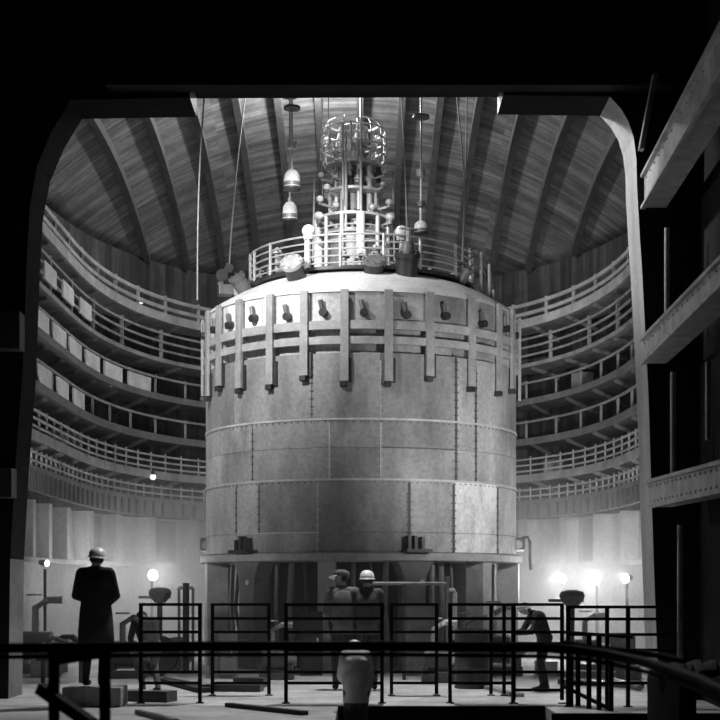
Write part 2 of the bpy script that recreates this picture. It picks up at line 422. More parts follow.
# ------------------------------------------------------------------ the vessel
VX, VY, VR = .02, 29.0, 3.15
def zc(y): return EYE+(HOR-y)/55.7                     # height of a pixel row on the vessel's front
def ang(x, r=VR):                                      # bearing on the vessel of a pixel column
    best = 0
    lo, hi = -PI/2, PI/2
    t = (x-360)/F
    lo, hi = -1.45, 1.45
    for _ in range(40):
        m = (lo+hi)/2
        if (VX+r*math.sin(m))/(VY-r*math.cos(m)) < t: lo = m
        else: hi = m
    return (lo+hi)/2
V = empty('reactor_vessel', (VX, VY, 0), 'huge plated steel vessel with whitewashed domed head and girder rings', 'vessel')
vc = (VX, VY)
MB().lathe([(3.11, 2.14), (3.11, 5.6), (2.96, 5.7), (2.96, 6.86)], (VX, VY, 0), 128).build('inner_shell', M_plate[2], V, True)
MB().lathe([(3.15, 6.84), (3.13, 6.9), (2.95, 7.02), (2.6, 7.22), (2.25, 7.38), (2.05, 7.45), (1.6, 7.52), (.8, 7.58)], (VX, VY, 0), 128).build('domed_head', M_head, V, True)
zA, zB, zC_, zD, zE = 2.15, zc(479.5), zc(419), zc(352), 6.84
def plates(z0, z1, xs, tones):
    """front plates between pixel columns xs, then plates round the back"""
    A = [ang(x) for x in xs]
    for a0, a1, t in zip(A, A[1:], tones): yield a0, a1, t
    rest = 2*PI-(A[-1]-A[0]); n = 6
    for i in range(n): yield A[-1]+rest*i/n, A[-1]+rest*(i+1)/n, 3
def add_plates(z0, z1, xs, tones, r=3.15):
    for a0, a1, t in plates(z0, z1, xs, tones):
        g = .0022
        MB().arcbox(vc, r-.04, r, z0+.004, z1-.004, a0+g, a1-g, max(3, int((a1-a0)/.05))).build('shell_plate', M_plate[t], V, True)
# courses; plate tones carry painted light and shade besides their own variation
add_plates(zA, zc(532), (206, 234.5, 317, 410, 455, 499.5, 514), (3, 2, 1, 3, 5, 4))
add_plates(zc(532), zB, (206, 234.5, 257.5, 317, 410, 455, 499.5, 514), (3, 3, 1, 1, 3, 5, 4))
add_plates(zB, zc(447), (206, 219, 251, 329, 381, 457.5, 477.5, 514), (3, 2, 2, 1, 2, 3, 3))
add_plates(zc(447), zC_, (206, 219, 251, 329, 381, 457.5, 477.5, 514), (2, 3, 2, 2, 1, 2, 3))
add_plates(zC_, zD, (206, 232, 311, 381, 457.5, 476, 514), (1, 2, 2, 1, 3, 3))
add_plates(zD, zc(323), (206, 220, 260, 345, 390, 430, 476, 514), (3, 4, 4, 3, 3, 2, 2), 3.02)
add_plates(zc(323), zE, (206, 220, 260, 309, 345, 390, 430, 476, 514), (5, 5, 5, 4, 3, 3, 2, 2), 3.115)
def bolts(mb, a, z, r=3.185):
    mb.box((-.01, -.01, -.01), (.01, .01, .01), 0, Matrix.Translation((VX+r*math.sin(a), VY-r*math.cos(a), z)) @ Matrix.Rotation(a, 4, 'Z'))
for z in (zB+.01, zC_+.01):
    mb = MB(); mb.arcbox(vc, 3.14, 3.166, z-.0175, z+.0175, 0, 2*PI, 128)
    for i in range(150): bolts(mb, 2*PI*i/150, z-.05, 3.155)
    o = mb.build('seam_ring', M_seam, V); o.data.materials.append(M_seamd)
    for p_ in o.data.polygons:
        if p_.center.z < z-.03: p_.material_index = 1
def vseam(x, y0, y1, m=M_seamd, wpx=2.0, riv=True):
    a = ang(x); da = wpx/2/160; z0, z1 = zc(y1), zc(y0)
    mb = MB(); mb.arcbox(vc, 3.14, 3.162, z0, z1, a-da, a+da, 1)
    if riv:
        n = int((z1-z0)/.14)
        for i in range(n):
            for sgn in (-1, 1): bolts(mb, a+sgn*(da+.006), z0+.07+.14*i, 3.153)
    mb.build('vertical_seam', m, V)
for x, y0, y1, m, wp in ((329, 422, 478, M_seam, 1.6), (381, 422, 478, M_seam, 1.4), (457.5, 350, 478, M_seamd, 2.4), (477.5, 362, 479, M_seamd, 2), (317, 482, 552, M_seam, 1.4), (257.5, 482, 532, M_seamd, 1),
                      (234.5, 482, 532, M_seamd, 1.2), (410, 482, 552, M_seamd, 2.6), (455, 482, 552, M_seamd, 2.6), (499.5, 482, 552, M_seamd, 2.2), (381, 360, 417, M_seam, 1.0), (251, 424, 480, M_seamd, .8), (311, 350, 417, M_seamd, .7)):
    vseam(x, y0, y1, m, wp)
def hseam(y, x0, x1, m):
    MB().arcbox(vc, 3.14, 3.162, zc(y)-.012, zc(y)+.012, ang(x0), ang(x1), 20).build('horizontal_seam', m, V)
hseam(532, 234.5, 317, M_seam); hseam(447, 381, 457.5, M_seamd)
# girder rings and brackets
for y0, y1 in ((320, 328), (336, 343)):
    MB().arcbox(vc, 3.12, 3.205, zc(y1)-.01, zc(y0), 0, 2*PI, 128).build('girder_ring', M_gird, V)
front = [ang(x, 3.25) for x in (203.5, 215, 236, 267.5, 302.5, 344, 389.5, 432, 475, 503, 516.5)]
back = [front[-1]+(2*PI-front[-1]+front[0])*i/13 for i in range(1, 13)]
for i, a in enumerate(front+back):
    T = Matrix.Translation((VX, VY, 0)) @ Matrix.Rotation(a, 4, 'Z')
    lowz = zc(381)+(.12 if i % 3 == 1 else 0)
    mb = MB(); mb.box((-.075, -3.25, lowz), (.075, -3.19, 6.86), 0, T); mb.box((-.03, -3.23, zc(352)), (.03, -2.98, 6.84), 0, T)
    b = mb.build('bracket', M_brk, V)
    MB().box((-.085, -3.27, lowz-.1), (.045, -3.1, lowz+.0), 0, T).build('clamp_foot', M_dkst, b, False, .01)
    a2 = a+.11
    # fitting between brackets above the upper girder
    T2 = Matrix.Translation((VX, VY, 0)) @ Matrix.Rotation(a2, 4, 'Z')
    zf = zc(311)+random.uniform(-.03, .05)
    f = MB().cyl(T2 @ Vector((0, -3.0, zf)), T2 @ Vector((.0, -3.25, zf-.03)), .085, .07, 12).build('valve_body', M_dkst, V, True)
    MB().cyl(T2 @ Vector((-.02, -3.18, zf+.03)), T2 @ Vector((-.05, -3.18, zf+.2)), .04, .05, 8).build('valve_stem', M_mdst, f)
    # bracing shoe in the lower bay
    MB().box((-.05, -3.2, lowz-.02), (.02, -3.1, lowz+.42), 0, T2 @ Matrix.Rotation(-.075, 4, 'Z')).build('hook_plate', M_dkst, V)
# base flange
MB().lathe([(3.1, 1.98), (3.24, 1.98), (3.27, 2.0), (3.27, 2.12), (3.24, 2.14), (3.1, 2.14), (3.0, 2.145)], (VX, VY, 0), 128).build('base_flange', M_gird, V, True)
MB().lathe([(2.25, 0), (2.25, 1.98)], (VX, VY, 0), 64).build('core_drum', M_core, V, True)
for k in range(12):
    a = math.radians(-72+30*k); T = Matrix.Translation((VX, VY, 0)) @ Matrix.Rotation(a, 4, 'Z')
    wide = k in (1, 3)
    w0 = .2 if wide else .13
    mb = MB(); mb.bm.free(); mb.bm = bmesh.new(); rows = []
    prof = [(w0+.08, 0), (w0, .12), (w0, 1.45), (w0+.02, 1.7), (w0+.1, 1.9), (w0+.16, 1.98)] if wide else [(w0, 0), (w0, 1.0), (w0, 1.98)]
    for hw, z in prof: rows.append([T @ Vector(q) for q in ((-hw, -3.22, z), (hw, -3.22, z), (hw, -2.8, z), (-hw, -2.8, z))])
    mb.sweep(rows); mb.build('skirt_column', M_skirt if wide else M_gird, V, False, .01)
    if wide:
        mb = MB(); mb.box((-.25, -3.45, 2.14), (.25, -3.17, 2.2), 0, T)
        l = mb.build('lug_plate', M_dkst, V)
        for dx in (-.16, -.04, .1): MB().box((dx-.025, -3.36, 2.2), (dx+.03, -3.2, 2.2+random.uniform(.16, .3)), 0, T).build('lug', M_dkst, l)
        MB().cyl(T @ Vector((.1, -3.3, 1.6)), T @ Vector((.1, -3.25, 1.6)), .05).build('gauge_face', M_lt, V)
    # pipes in the bay to the right of each column
    for j in range(3):
        b2 = a+math.radians(8+6.5*j+random.uniform(-1, 1)); r = random.uniform(2.6, 2.95); q = Vector((VX+r*math.sin(b2), VY-r*math.cos(b2), 0))
        MB().tube([q, q+Vector((0, 0, .7)), q+Vector((random.uniform(-.1, .1), 0, 1.1)), q+Vector((0, 0, 1.97))], random.choice((.025, .04, .06)), 8).build('riser_pipe', random.choice((M_mdst, M_skirt, M_dkst)), V, True)
# deck on the head with its railing
MB().lathe([(2.05, 7.44), (2.3, 7.44), (2.3, 7.5), (.6, 7.62)], (VX, VY, 0), 96).build('deck_ring', M_dkst, V, True)
R = sub_empty('deck_railing', (VX, VY, 7.5), V)
def ring_pts(r, z, a0=0, a1=2*PI, n=72, c=(VX, VY)):
    return [Vector((c[0]+r*math.sin(a0+(a1-a0)*i/n), c[1]-r*math.cos(a0+(a1-a0)*i/n), z)) for i in range(n+(0 if abs(a1-a0) > 6.28 else 1))]
for h in (.06, .19, .32, .45, .585):
    MB().tube(ring_pts(2.28, 7.5+h), .016 if h < .5 else .02, 6, True).build('rail', M_lt, R, True)
posts = [ang(x, 2.28) for x in (249, 253, 269, 305, 340, 384, 421, 457, 472)]
posts += [posts[-1]+(2*PI-posts[-1]+posts[0])*i/12 for i in range(1, 12)]
for a in posts:
    p = Vector((VX+2.28*math.sin(a), VY-2.28*math.cos(a), 7.48)); MB().cyl(p, p+Vector((0, 0, .62)), .03, None, 8).build('post', M_lt, R)

# nozzles on the head
def nozzle(px, py, Y, r, L, tilt, label, m=M_dkst, cap=M_lt, tall=False):
    p = P(px, py, Y); d = Vector(tilt).normalized()
    t = sub_empty('head_nozzle', p, V); t['label'] = label
    MB().cyl(p-d*L*.7, p+d*L*.45, r, r*.95, 20).build('body', m, t, True)
    MB().cyl(p-d*L*.72, p-d*L*.55, r*1.55, None, 24).build('flange', M_head, t, True)
    mb = MB().cyl(p+d*L*.45, p+d*L*.62, r*1.12, None, 20)
    q = d.to_track_quat('Z', 'Y')
    for i in range(8):
        v = q @ Vector((math.cos(i*PI/4)*r*.95, math.sin(i*PI/4)*r*.95, 0)); mb.cyl(p+d*L*.6+v, p+d*L*.7+v, .02, None, 6)
    mb.build('cap', cap, t, True)
    if tall:
        MB().cyl(p+d*L*.62, p+d*L*1.0, r*.62, r*.5, 14).build('valve_bonnet', M_mdst, t, True)
        MB().cyl(p+d*L*1.0, p+d*L*1.45, r*.2, None, 8).build('valve_spindle', M_lt, t)
        MB().tube([p+d*L*1.4+q @ Vector((math.cos(k*PI/8)*r*.8, math.sin(k*PI/8)*r*.8, 0)) for k in range(16)], .015, 6, True).build('handwheel', M_mdst, t, True)
nozzle(294, 272, 26.75, .19, .42, (-.25, -.75, .6), 'stub nozzle with pale round cap at the left front of the vessel head', M_dkst, M_lt)
nozzle(374, 271, 26.75, .2, .42, (.02, -.6, .8), 'dark stub nozzle at the centre front of the vessel head', M_dkst, M_mdst)
nozzle(407, 271, 26.85, .22, .55, (.05, -.3, .95), 'tall dark nozzle with valve and handwheel right of centre on the vessel head', M_dkst, M_dkst, True)
nozzle(241, 287, 28.3, .16, .4, (-.5, -.4, .75), 'small grey nozzle at the left shoulder of the vessel head', M_mdst, M_mdst)
nozzle(462, 277, 27.9, .15, .36, (.5, -.4, .75), 'small grey nozzle at the right shoulder of the vessel head', M_mdst, M_mdst)
# globe lights on the deck railing
for k, (x, y) in enumerate(((308.5, 231), (401.5, 232))):
    p = P(x, y, 27.0)
    t = empty('globe_lamp', (p.x, p.y, 7.6), ('left', 'right')[k]+' white globe on a short post above the deck railing', 'lamp', 'white globes above the deck railing')
    MB().sph(p, .125, (1, 1, .95), 20, 12).build('globe', M_white, t, True)
    MB().cyl((p.x, p.y, 7.5), p-Vector((0, 0, .09)), .045).build('post', M_lt, t)
    MB().cyl(p-Vector((0, 0, .16)), p-Vector((0, 0, .08)), .09, .1).build('collar', M_white, t)
# tower
TX, TY = -.13, 29.0; ty = lambda y: EYE+(HOR-y)/49.7
W = empty('control_rod_tower', (TX, TY, 7.6), 'tall caged tower of ring platforms, columns and valves rising from the vessel head', 'tower')
MB().lathe([(.85, 7.55), (.85, 7.7), (.62, 7.75), (.62, 8.5), (.7, 8.52), (.7, 8.6), (.4, 8.62)], (TX, TY, 0), 40).build('base_drum', M_mdst, W, True)
MB().lathe([(.26, 8.6), (.26, 9.4), (.3, 9.42), (.3, 9.5), (.24, 9.52), (.24, 10.3), (.3, 10.34), (.3, 10.75), (.12, 10.85)], (TX, TY, 0), 28).build('centre_column', M_mdst, W, True)
for r, y, m in ((.76, 221, M_lt), (.6, 194, M_lt), (.56, 167, M_lt)):
    MB().lathe([(r-.1, ty(y)-.03), (r, ty(y)-.03), (r, ty(y)+.02), (r-.1, ty(y)+.02), (r-.1, ty(y)-.03)][:4], (TX, TY, 0), 48).build('platform_ring', m, W, True)
for r, y in ((.7, 232), (.74, 239), (.74, 247), (.66, 158), (.66, 149), (.66, 141), (.64, 132), (.52, 124)):
    MB().tube(ring_pts(r, ty(y), n=40, c=(TX, TY)), .018, 6, True).build('cage_hoop', M_lt, W, True)
for i in range(14):
    a = 2*PI*i/14+.12; x, y = math.sin(a), -math.cos(a)
    MB().tube([(TX+.56*x, TY+.56*y, ty(168)), (TX+.66*x, TY+.66*y, ty(158)), (TX+.66*x, TY+.66*y, ty(141)), (TX+.64*x, TY+.64*y, ty(132)), (TX+.52*x, TY+.52*y, ty(123))], .016, 6).build('cage_upright', M_lt, W, True)
for i in range(8):
    a = 2*PI*i/8+.3; x, y = math.sin(a), -math.cos(a)
    MB().cyl((TX+.36*x, TY+.36*y, 8.6), (TX+.36*x, TY+.36*y, ty(167)), .06 if i % 2 else .04, None, 10).build('rod_guide', M_lt if i % 2 else M_white, W, True)
    MB().cyl((TX+.5*x, TY+.5*y, ty(221)), (TX+.5*x, TY+.5*y, ty(194)), .03, None, 8).build('strut', M_lt, W)
for i in range(12):
    a = 2*PI*i/12+.2; x, y = math.sin(a), -math.cos(a)
    c = Vector((TX+.72*x, TY+.72*y, 0))
    MB().cyl(c+Vector((0, 0, 7.62)), c+Vector((0, 0, ty(221))), .045 if i % 3 else .09, None, 10).build('base_column', M_white if i % 3 == 0 else M_lt, W, True)
for i, (x, y, r) in enumerate(((319, 216, .1), (390, 217, .1), (320, 199, .075), (389, 202, .075), (327, 187, .075), (383, 184, .06), (321, 175, .06), (385, 172, .05), (336, 205, .07), (372, 207, .08))):
    p = P(x, y, 28.6)
    q = MB().sph(p, r, (1, 1, .85)).build('valve_bulb', M_white if i % 2 == 0 else M_lt, W, True)
    MB().cyl(p-Vector((0, 0, r*1.5)), p, r*.55, None, 10).build('valve_neck', M_mdst, q)
    MB().bar(p-Vector((0, 0, r*1.2)), Vector((TX+(p.x-TX)*.4, TY, p.z-r*1.2-.02)), .04, .04).build('valve_arm', M_lt, q)
for i, (x, z0, z1) in enumerate(((351, 120, 62+90), (361, 98, 262), (343, 124, 200), (346, 130, 230))):
    a = P(x, z1, 28.32); b = P(x, z0, 28.32)
    MB().cyl(a, b, .022, None, 8).build('mast', M_lt, W)
for dx in (-1, 1):
    MB().bar((TX+dx*.82, TY-.1, ty(262)), (TX+dx*.78, TY-.1, ty(172)), .03, .03).build('side_stay', M_mdst, W)
tr = random.Random(11)
for i in range(46):
    a = tr.uniform(0, 2*PI); r = tr.uniform(.3, .56); z = tr.uniform(8.65, 10.5); h = tr.uniform(.1, .32); x, y = TX+r*math.sin(a), TY-r*math.cos(a)
    m = tr.choice((M_lt, M_white, M_mdst, M_gird, M_dkst))
    mb = MB(); mb.cyl((x, y, z), (x, y, z+h), tr.uniform(.03, .075), tr.uniform(.02, .06), 10); mb.cyl((x, y, z+h*.4), (x, y, z+h*.55), .09, None, 10)
    if i % 2: mb.tube([(x, y, z+h), (x+.02, y, z+h+.05), (x+.1*math.sin(a), y-.1*math.cos(a), z+h+.08), (x+.16*math.sin(a), y-.16*math.cos(a), z+h-.06)], .022, 6)
    mb.build('rod_drive', m, W, True)
# cluttered gear around tower base on deck
for i in range(16):
    a = random.uniform(-1.4, 1.4); r = random.uniform(1.05, 1.9); x = TX+r*math.sin(a); y = TY-r*math.cos(a); h = random.uniform(.2, .5)
    t = sub_empty('deck_valve', (x, y, 7.55), V)
    MB().cyl((x, y, 7.53), (x, y, 7.55+h), random.uniform(.04, .09), None, 10).build('body', random.choice((M_lt, M_mdst, M_gird)), t, True)
    MB().cyl((x, y, 7.55+h), (x, y, 7.58+h), .11, None, 12).build('flange', random.choice((M_mdst, M_lt, M_dkst)), t, True)
    MB().sph((x, y, 7.63+h), .05).build('bonnet', M_lt, t, True)
# curved ladder cage at the right shoulder
LC = empty('ladder_cage', P(480, 290, 28.4), 'small curved ladder cage with hoops at the right shoulder of the vessel', 'ladder')
pts = [P(x, y, 28.4+dy) for x, y, dy in ((470, 250, -.3), (475, 248, -.1), (481, 252, 0), (486, 260, .1), (490, 272, .15), (492, 288, .15), (493, 300, .15))]
for k in range(3):
    MB().tube([p+Vector((-.0*k, .0, -.16*k)) for p in pts], .02, 6).build('hoop', M_mdst, LC, True)
for x, y0, y1 in ((470, 249, 292), (481, 252, 300), (489, 264, 306), (493, 290, 312)):
    MB().cyl(P(x, y0, 28.4), P(x, y1, 28.4), .028, None, 8).build('upright', M_lt, LC)
# winch at the left shoulder
WN = empty('winch_head', P(226, 300, 28.8), 'grey lifting head on a rope beside the left shoulder of the vessel', 'winch')
MB().box(P(219, 297, 28.9), P(232, 284, 28.6), .2).build('frame', M_mdst, WN, False, .02)
MB().cyl(P(222, 275, 28.6), P(222, 275, 28.9), .12, None, 16).build('sheave', M_dkst, WN, True)
MB().cyl(P(229, 268, 28.6), P(229, 268, 28.85), .09, None, 16).build('sheave', M_dkst, WN, True)
MB().bar(P(220, 286, 28.7), P(229, 264, 28.7), .08, .1).build('cheek', M_dkst, WN)
MB().bar(P(231, 288, 28.7), P(240, 298, 28.7), .1, .1).build('arm', M_mdst, WN)
# flange-level motors
def motor(x0, y0, x1, y1, Y, label, pipe):
    a = P(x0, y1, Y); b = P(x1, y0, Y)
    t = empty('motor_unit', ((a.x+b.x)/2, Y, a.z), label, 'motor')
    MB().box((a.x, Y-.15, a.z+.05), (b.x, Y+.2, b.z)).build('housing', M_dkst, t, False, .02)
    MB().box((a.x+.02, Y-.1, a.z), (b.x-.02, Y+.15, a.z+.05)).build('foot', M_lt, t)
    MB().cyl(((a.x+b.x)/2, Y-.22, (a.z+b.z)/2), ((a.x+b.x)/2, Y-.14, (a.z+b.z)/2), .09, None, 14).build('end_cap', M_mdst, t, True)
    if pipe: MB().tube([P(x, y, Y-.05) for x, y in pipe], .03, 8).build('elbow_pipe', M_mdst, t, True)
motor(509, 538, 524, 552, 28.6, 'dark motor box with a drooping pipe on the right edge of the base flange', ((522, 538), (528, 537), (530, 542), (530, 560), (531, 570)))
motor(201, 538, 214, 553, 28.6, 'small dark motor box on the left edge of the base flange', None)

# ------------------------------------------------------------------ hanging gear and cables
def cable(pts, Y, label, r=.014):
    o = MB().tube([P(x, y, Y) for x, y in pts], r, 6).build('cable', M_cable, None, True)
    tag(o, label, 'cable', 'cables hanging from the ceiling')
def arc(x0, y0, x1, y1, bow, n=10): return [(x0+(x1-x0)*i/n+bow*math.sin(PI*i/n), y0+(y1-y0)*i/n) for i in range(n+1)]
TOPY = 60
cable(arc(207, TOPY, 197.5, 300, -3), 25.5, 'leftmost hanging cable, left of the vessel')
cable(arc(247, 84, 229, 268, -2), 28.7, 'slanting cable down to the winch at the left shoulder')
cable(arc(399, TOPY, 407, 233, 1), 27.5, 'slender cable down to the right white globe')
cable([(452, TOPY), (457, 98), (462, 150), (465, 185), (463.5, 225), (462, 262)], 27.6, 'kinked left cable of the pair right of the tower')
cable([(467, TOPY), (466.8, 98), (466.3, 150), (465.6, 185), (464.3, 225), (463, 262)], 27.62, 'straight right cable of the pair right of the tower')
cable(((322, TOPY), (322.5, 200)), 28.9, 'left of two cables running down the left side of the tower', .012)
cable(((328, TOPY), (329, 150)), 28.9, 'right of two cables running down the left side of the tower', .012)
def hook_block(x, items, y0, label, Y=27.0):
    t = empty('hoist_block', P(x, items[-1][1], Y), label, 'hoist', 'hoist blocks hanging on rods')
    MB().cyl(P(x, TOPY, Y), P(x, items[-1][0], Y), .018, None, 8).build('rod', M_lt, t)
    MB().cyl(P(x, y0-1.2, Y), P(x, y0+1.2, Y), .16, None, 18).build('plate', M_mdst, t, True)
    for a, b, r, kind in items:
        pa, pb = P(x, a, Y), P(x, b, Y); h = pa.z-pb.z
        if kind == 'cap':
            MB().lathe([(.02, h), (r*.55, h*.96), (r*.9, h*.75), (r, h*.45), (r, .0), (r*.8, 0)], pb, 20).build('cap', M_white, t, True)
            MB().cyl(pb+Vector((0, 0, h*.3)), pb+Vector((0, 0, h*.08)), r*1.04, None, 20).build('band', M_mdst, t, True)
            MB().cyl(pb+Vector((0, 0, h*.02)), pb-Vector((0, 0, h*.08)), r*1.12, None, 20).build('rim', M_dkst, t, True)
        else:
            MB().cyl(pa, pb, r, r*.9, 14).build('coupling', M_mdst if kind == 'd' else M_lt, t, True)
hook_block(292, ((142, 149, .1, 'b'), (170, 188, .155, 'cap')), 108, 'upper white-capped hoist block on a rod left of the tower')
t = hook_block(289.8, ((198, 203, .04, 'b'), (202, 220, .14, 'cap')), 96, 'lower white-capped hoist block left of the tower', 27.6)
hook_block(421, ((170, 177, .09, 'b'), (202, 207, .08, 'd'), (208, 221, .035, 'b'), (221, 233, .13, 'cap')), 117, 'hoist block with white bell cap on a dark rod right of the tower')
V.scale = (.986, .986, 1)
# lamp hanging high under the vault
lp = P(319, 91, 29.5)
LT = empty('ceiling_lamp', lp, 'bright bare lamp hanging high under the vault, left of the tower top', 'lamp')
MB().sph(lp, .11).build('bulb', M_lamp, LT, True)
MB().cyl(lp+Vector((0, 0, .09)), lp+Vector((0, 0, .2)), .09, .05).build('socket', M_dkst, LT)
MB().cyl(lp+Vector((0, 0, .2)), (lp.x, lp.y, 12.2), .015).build('stem', M_dkst, LT)

# ------------------------------------------------------------------ near room girders at right
def wall_pt(x, y):
    Y = F*2.735/(x-442); return P(x, y, Y)
def girder(top, bot, label, m=M_beam):
    """top/bot: two pixel points each, at the portal end and the near end"""
    rows = []
    for k in (0, 1):
        a = wall_pt(*top[k]); b = wall_pt(*bot[k])
        rows.append([b, b+Vector((.3, 0, 0)), a+Vector((.3, 0, 0)), a])
    # carry on towards the camera
    e = [rows[1][i]+(rows[1][i]-rows[0][i])*.5 for i in range(4)]
    t = empty('wall_girder', rows[0][0], label, 'girder', 'riveted girders along the right wall')
    mb = MB()
    for side in (0, 3):
        A = rows[0][side]; B = e[side]
        mb.bar(A+Vector((-.02, 0, 0)), B+Vector((-.02, 0, 0)), .06, .04)
        n = 26
    mb.build('flange', m, t)
    mb = MB().sweep([rows[0], rows[1], e])
    for i in range(24):
        k = (i+.5)/24
        for u in (.2, .8):
            p = rows[0][0].lerp(e[0], k).lerp(rows[0][3].lerp(e[3], k), u); mb.sph(p, .018, (1, 1, 1), 6, 4)
    mb.build('web', m, t)
    return t
girder(((641, 182), (720, 32)), ((644, 208), (720, 78)), 'uppermost riveted girder running up along the right wall from the portal column')
girder(((643, 340), (720, 262)), ((643.5, 364), (720, 289)), 'middle riveted girder along the right wall')
girder(((648, 482), (720, 463)), ((650, 507), (720, 492)), 'lowest riveted girder along the right wall')
for k, (x0, y0, x1, y1, r, m) in enumerate(((667, 228, 672, 315, .035, M_gird), (673, 372, 680, 474, .035, M_gird), (680, 525, 690, 700, .035, M_beam), (708, 362, 714, 440, .03, M_beam))):
    Y = F*2.985/(x0-442); a = P(x0, y0, Y); b = P(x0, y1, Y)
    o = MB().cyl(a, b, r, None, 10).build('conduit_pipe', m, None, True)
    tag(o, ('thin upright pipe between the upper and middle right girders', 'pale upright pipe between the middle and lowest right girders', 'tall dim upright pipe below the lowest right girder', 'dim pipe close to the right edge between the girders')[k], 'pipe', 'upright pipes on the right wall')
o = MB().bar(P(655, 75, 18.5), P(641, 150, 18.5), .06, .12).build('knee_brace', M_beam)
tag(o, 'dim slanting brace above the portal corner at right', 'brace')
# dim ledges on the left pier
for k, (y0, y1) in enumerate(((314, 351), (469, 498))):
    o = MB().box((Xx(-20, 19.4), 19.2, Zy(y1, 19.4)), (Xx(23 if k == 0 else 15, 19.4), 19.49, Zy(y0, 19.4))).build('pier_ledge', M_rib2)
    tag(o, ('upper', 'lower')[k]+' dim grey ledge on the dark left pier', 'ledge', 'ledges on the left pier')
# beam on the near face of the lintel
o = MB().box((-3.4, 19.2, Zy(90, 19.4)), (4.2, 19.49, Zy(66, 19.4))).build('lintel_beam', M_dark)
tag(o, 'black beam across the face of the lintel above the opening', 'beam')

# ------------------------------------------------------------------ walkway railings
def rail_panel(xs, rails, Y, y_bot, label, y_top=None, kick=True, r=.019, pr=.024, ext=0):
    y_top = rails[0]
    a = Xx(xs[0], Y); b = Xx(xs[-1], Y)
    t = empty('guard_railing', ((a+b)/2, Y, 0), label, 'railing', 'black guard railings along the walkway')
    for y in rails:
        MB().bar((a-(.0), Y, Zy(y, Y)), (b+ext, Y, Zy(y, Y)), r*2, r*2).build('rail', M_black, t)
    for x in xs:
        X = Xx(x, Y); MB().bar((X, Y, max(0, Zy(y_bot, Y))), (X, Y, Zy(y_top, Y)+r), pr*2, pr*2).build('post', M_black, t)
        MB().box((X-.05, Y-.05, 0.0), (X+.05, Y+.05, .012)).build('foot_plate', M_black, t)
    if kick: MB().box((a, Y-.012, Zy(651, Y)), (b, Y+.012, Zy(642, Y))).build('kick_board', M_black, t)
    return t
YR = 18.75; YR2 = 20.1
RL = (604.5, 618.5, 632, 672, 683)
rail_panel((141, 200), RL, YR, 702, 'guard railing panel between the dark-coated man and the vessel edge')
rail_panel((212.5, 269), RL, YR2, 694, 'shorter rear guard railing panel left of the vessel skirt')
rail_panel((286, 382), RL, YR, 702, 'guard railing panel in front of the two standing men')
rail_panel((391.5, 436.5), RL, YR2, 694, 'narrow rear guard railing panel right of the two standing men')
rail_panel((450, 513), RL, YR, 702, 'guard railing panel in front of the dark drum')
rail_panel((491, 504), RL, YR2, 694, 'narrow rear guard railing frame behind the dark drum')
rail_panel((513.8, 562), (604.5, 618.5, 632, 672, 690), YR-.06, 700, 'guard railing panel in front of the stooping man')
# outward railing at right (a bit nearer)
t = rail_panel((568, 607, 628), (607, 619, 634.5, 650, 683), 18.2, 706, 'guard railing panel right of the stooping man, running to the portal column', kick=False, ext=.75)
# slanted walkway railing that comes towards the viewer
t = empty('guard_railing', (Xx(590, 17.9), 17.2, 0), 'slanting guard railing coming forward at the right', 'railing', 'black guard railings along the walkway')
def rp(x, y, Y): return P(x, y, Y)
for (x0, y0, x1, y1) in ((563, 632, 632, 637), (563, 686, 612, 710), (570, 684, 610, 684)):
    MB().bar(rp(x0, y0, 18.5), rp(x1, y1, 17.6), .04, .04).build('rail', M_black, t)
for x, yt, Y in ((589, 633, 17.9), (599, 634, 17.7), (611, 660, 17.6), (571, 660, 18.3), (578, 650, 18.3)):
    p = P(x, yt, Y); MB().bar((p.x, Y, -.0), p, .055, .055).build('post', M_black, t)
# long dark foreground handrail
def near_rail():
    t = empty('foreground_handrail', (0, 9, 0), 'thick black handrail stretching across the foreground, bending forward at the right', 'railing')
    Y0 = 9.0
    path = [P(-40, 652, 8.4), P(60, 651, 8.8), P(200, 649.5, 9), P(360, 649, 9.1), P(540, 651, 9.1), P(575, 653, 8.9), P(610, 658, 8.5), P(650, 667, 7.9), P(700, 684, 6.9), P(760, 715, 5.8)]
    path = [p+Vector((0, 0, .02)) for p in path]
    MB().tube([p-Vector((0, .02, .052)) for p in path], .013, 8).build('lower_rail', M_black, t, True)
    MB().tube(path, .031, 12).build('handrail', M_black, t, True)
    MB().tube([P(565, 642.5, 9.1), P(590, 648, 8.9), P(625, 651, 8.8), P(650, 654, 8.6), P(684, 661, 8.2)], .02, 8).build('return_rail', M_black, t, True)
    for x, y in ((105, 650), (54, 651)):
        p = P(x, y, 8.9); MB().cyl((p.x, p.y, 0 if x < 360 else -.67), p, .036, None, 12).build('post', M_black, t)
    MB().bar(P(105, 652, 8.9), P(54, 660, 8.9), .05, .07).build('brace', M_black, t)
    MB().bar(P(40, 688, 8.9), P(100, 730, 8.7), .07, .07).build('brace', M_black, t)
near_rail()
o = MB().box((-3.6, 8.5, 0), (Xx(30, 8.7), 9.4, .62), .1).build('tool_chest', M_dark, None, False, .02)
tag(o, 'black chest in the lower left foreground corner', 'chest')
# dark wedge (covered winch) at lower right
t = empty('covered_bench', (Xx(680, 15), 15, -.67), 'dark canvas-covered bench in shadow at the lower right behind the handrail', 'bench')
MB().box((Xx(650, 16), 14.5, -.67), (3.4, 16.2, .55)).build('body', M_dark, t, False, .05)
mb = MB()
for i in range(9):
    x = Xx(660+i*8, 15.4); mb.tube([(x, 14.6+.1*(i % 3), .62), (x+.05, 15.0, .66+.05*(i % 2)), (x-.03, 15.6, .6)], .05, 6)
mb.build('canvas_folds', M_tarp, t, True)

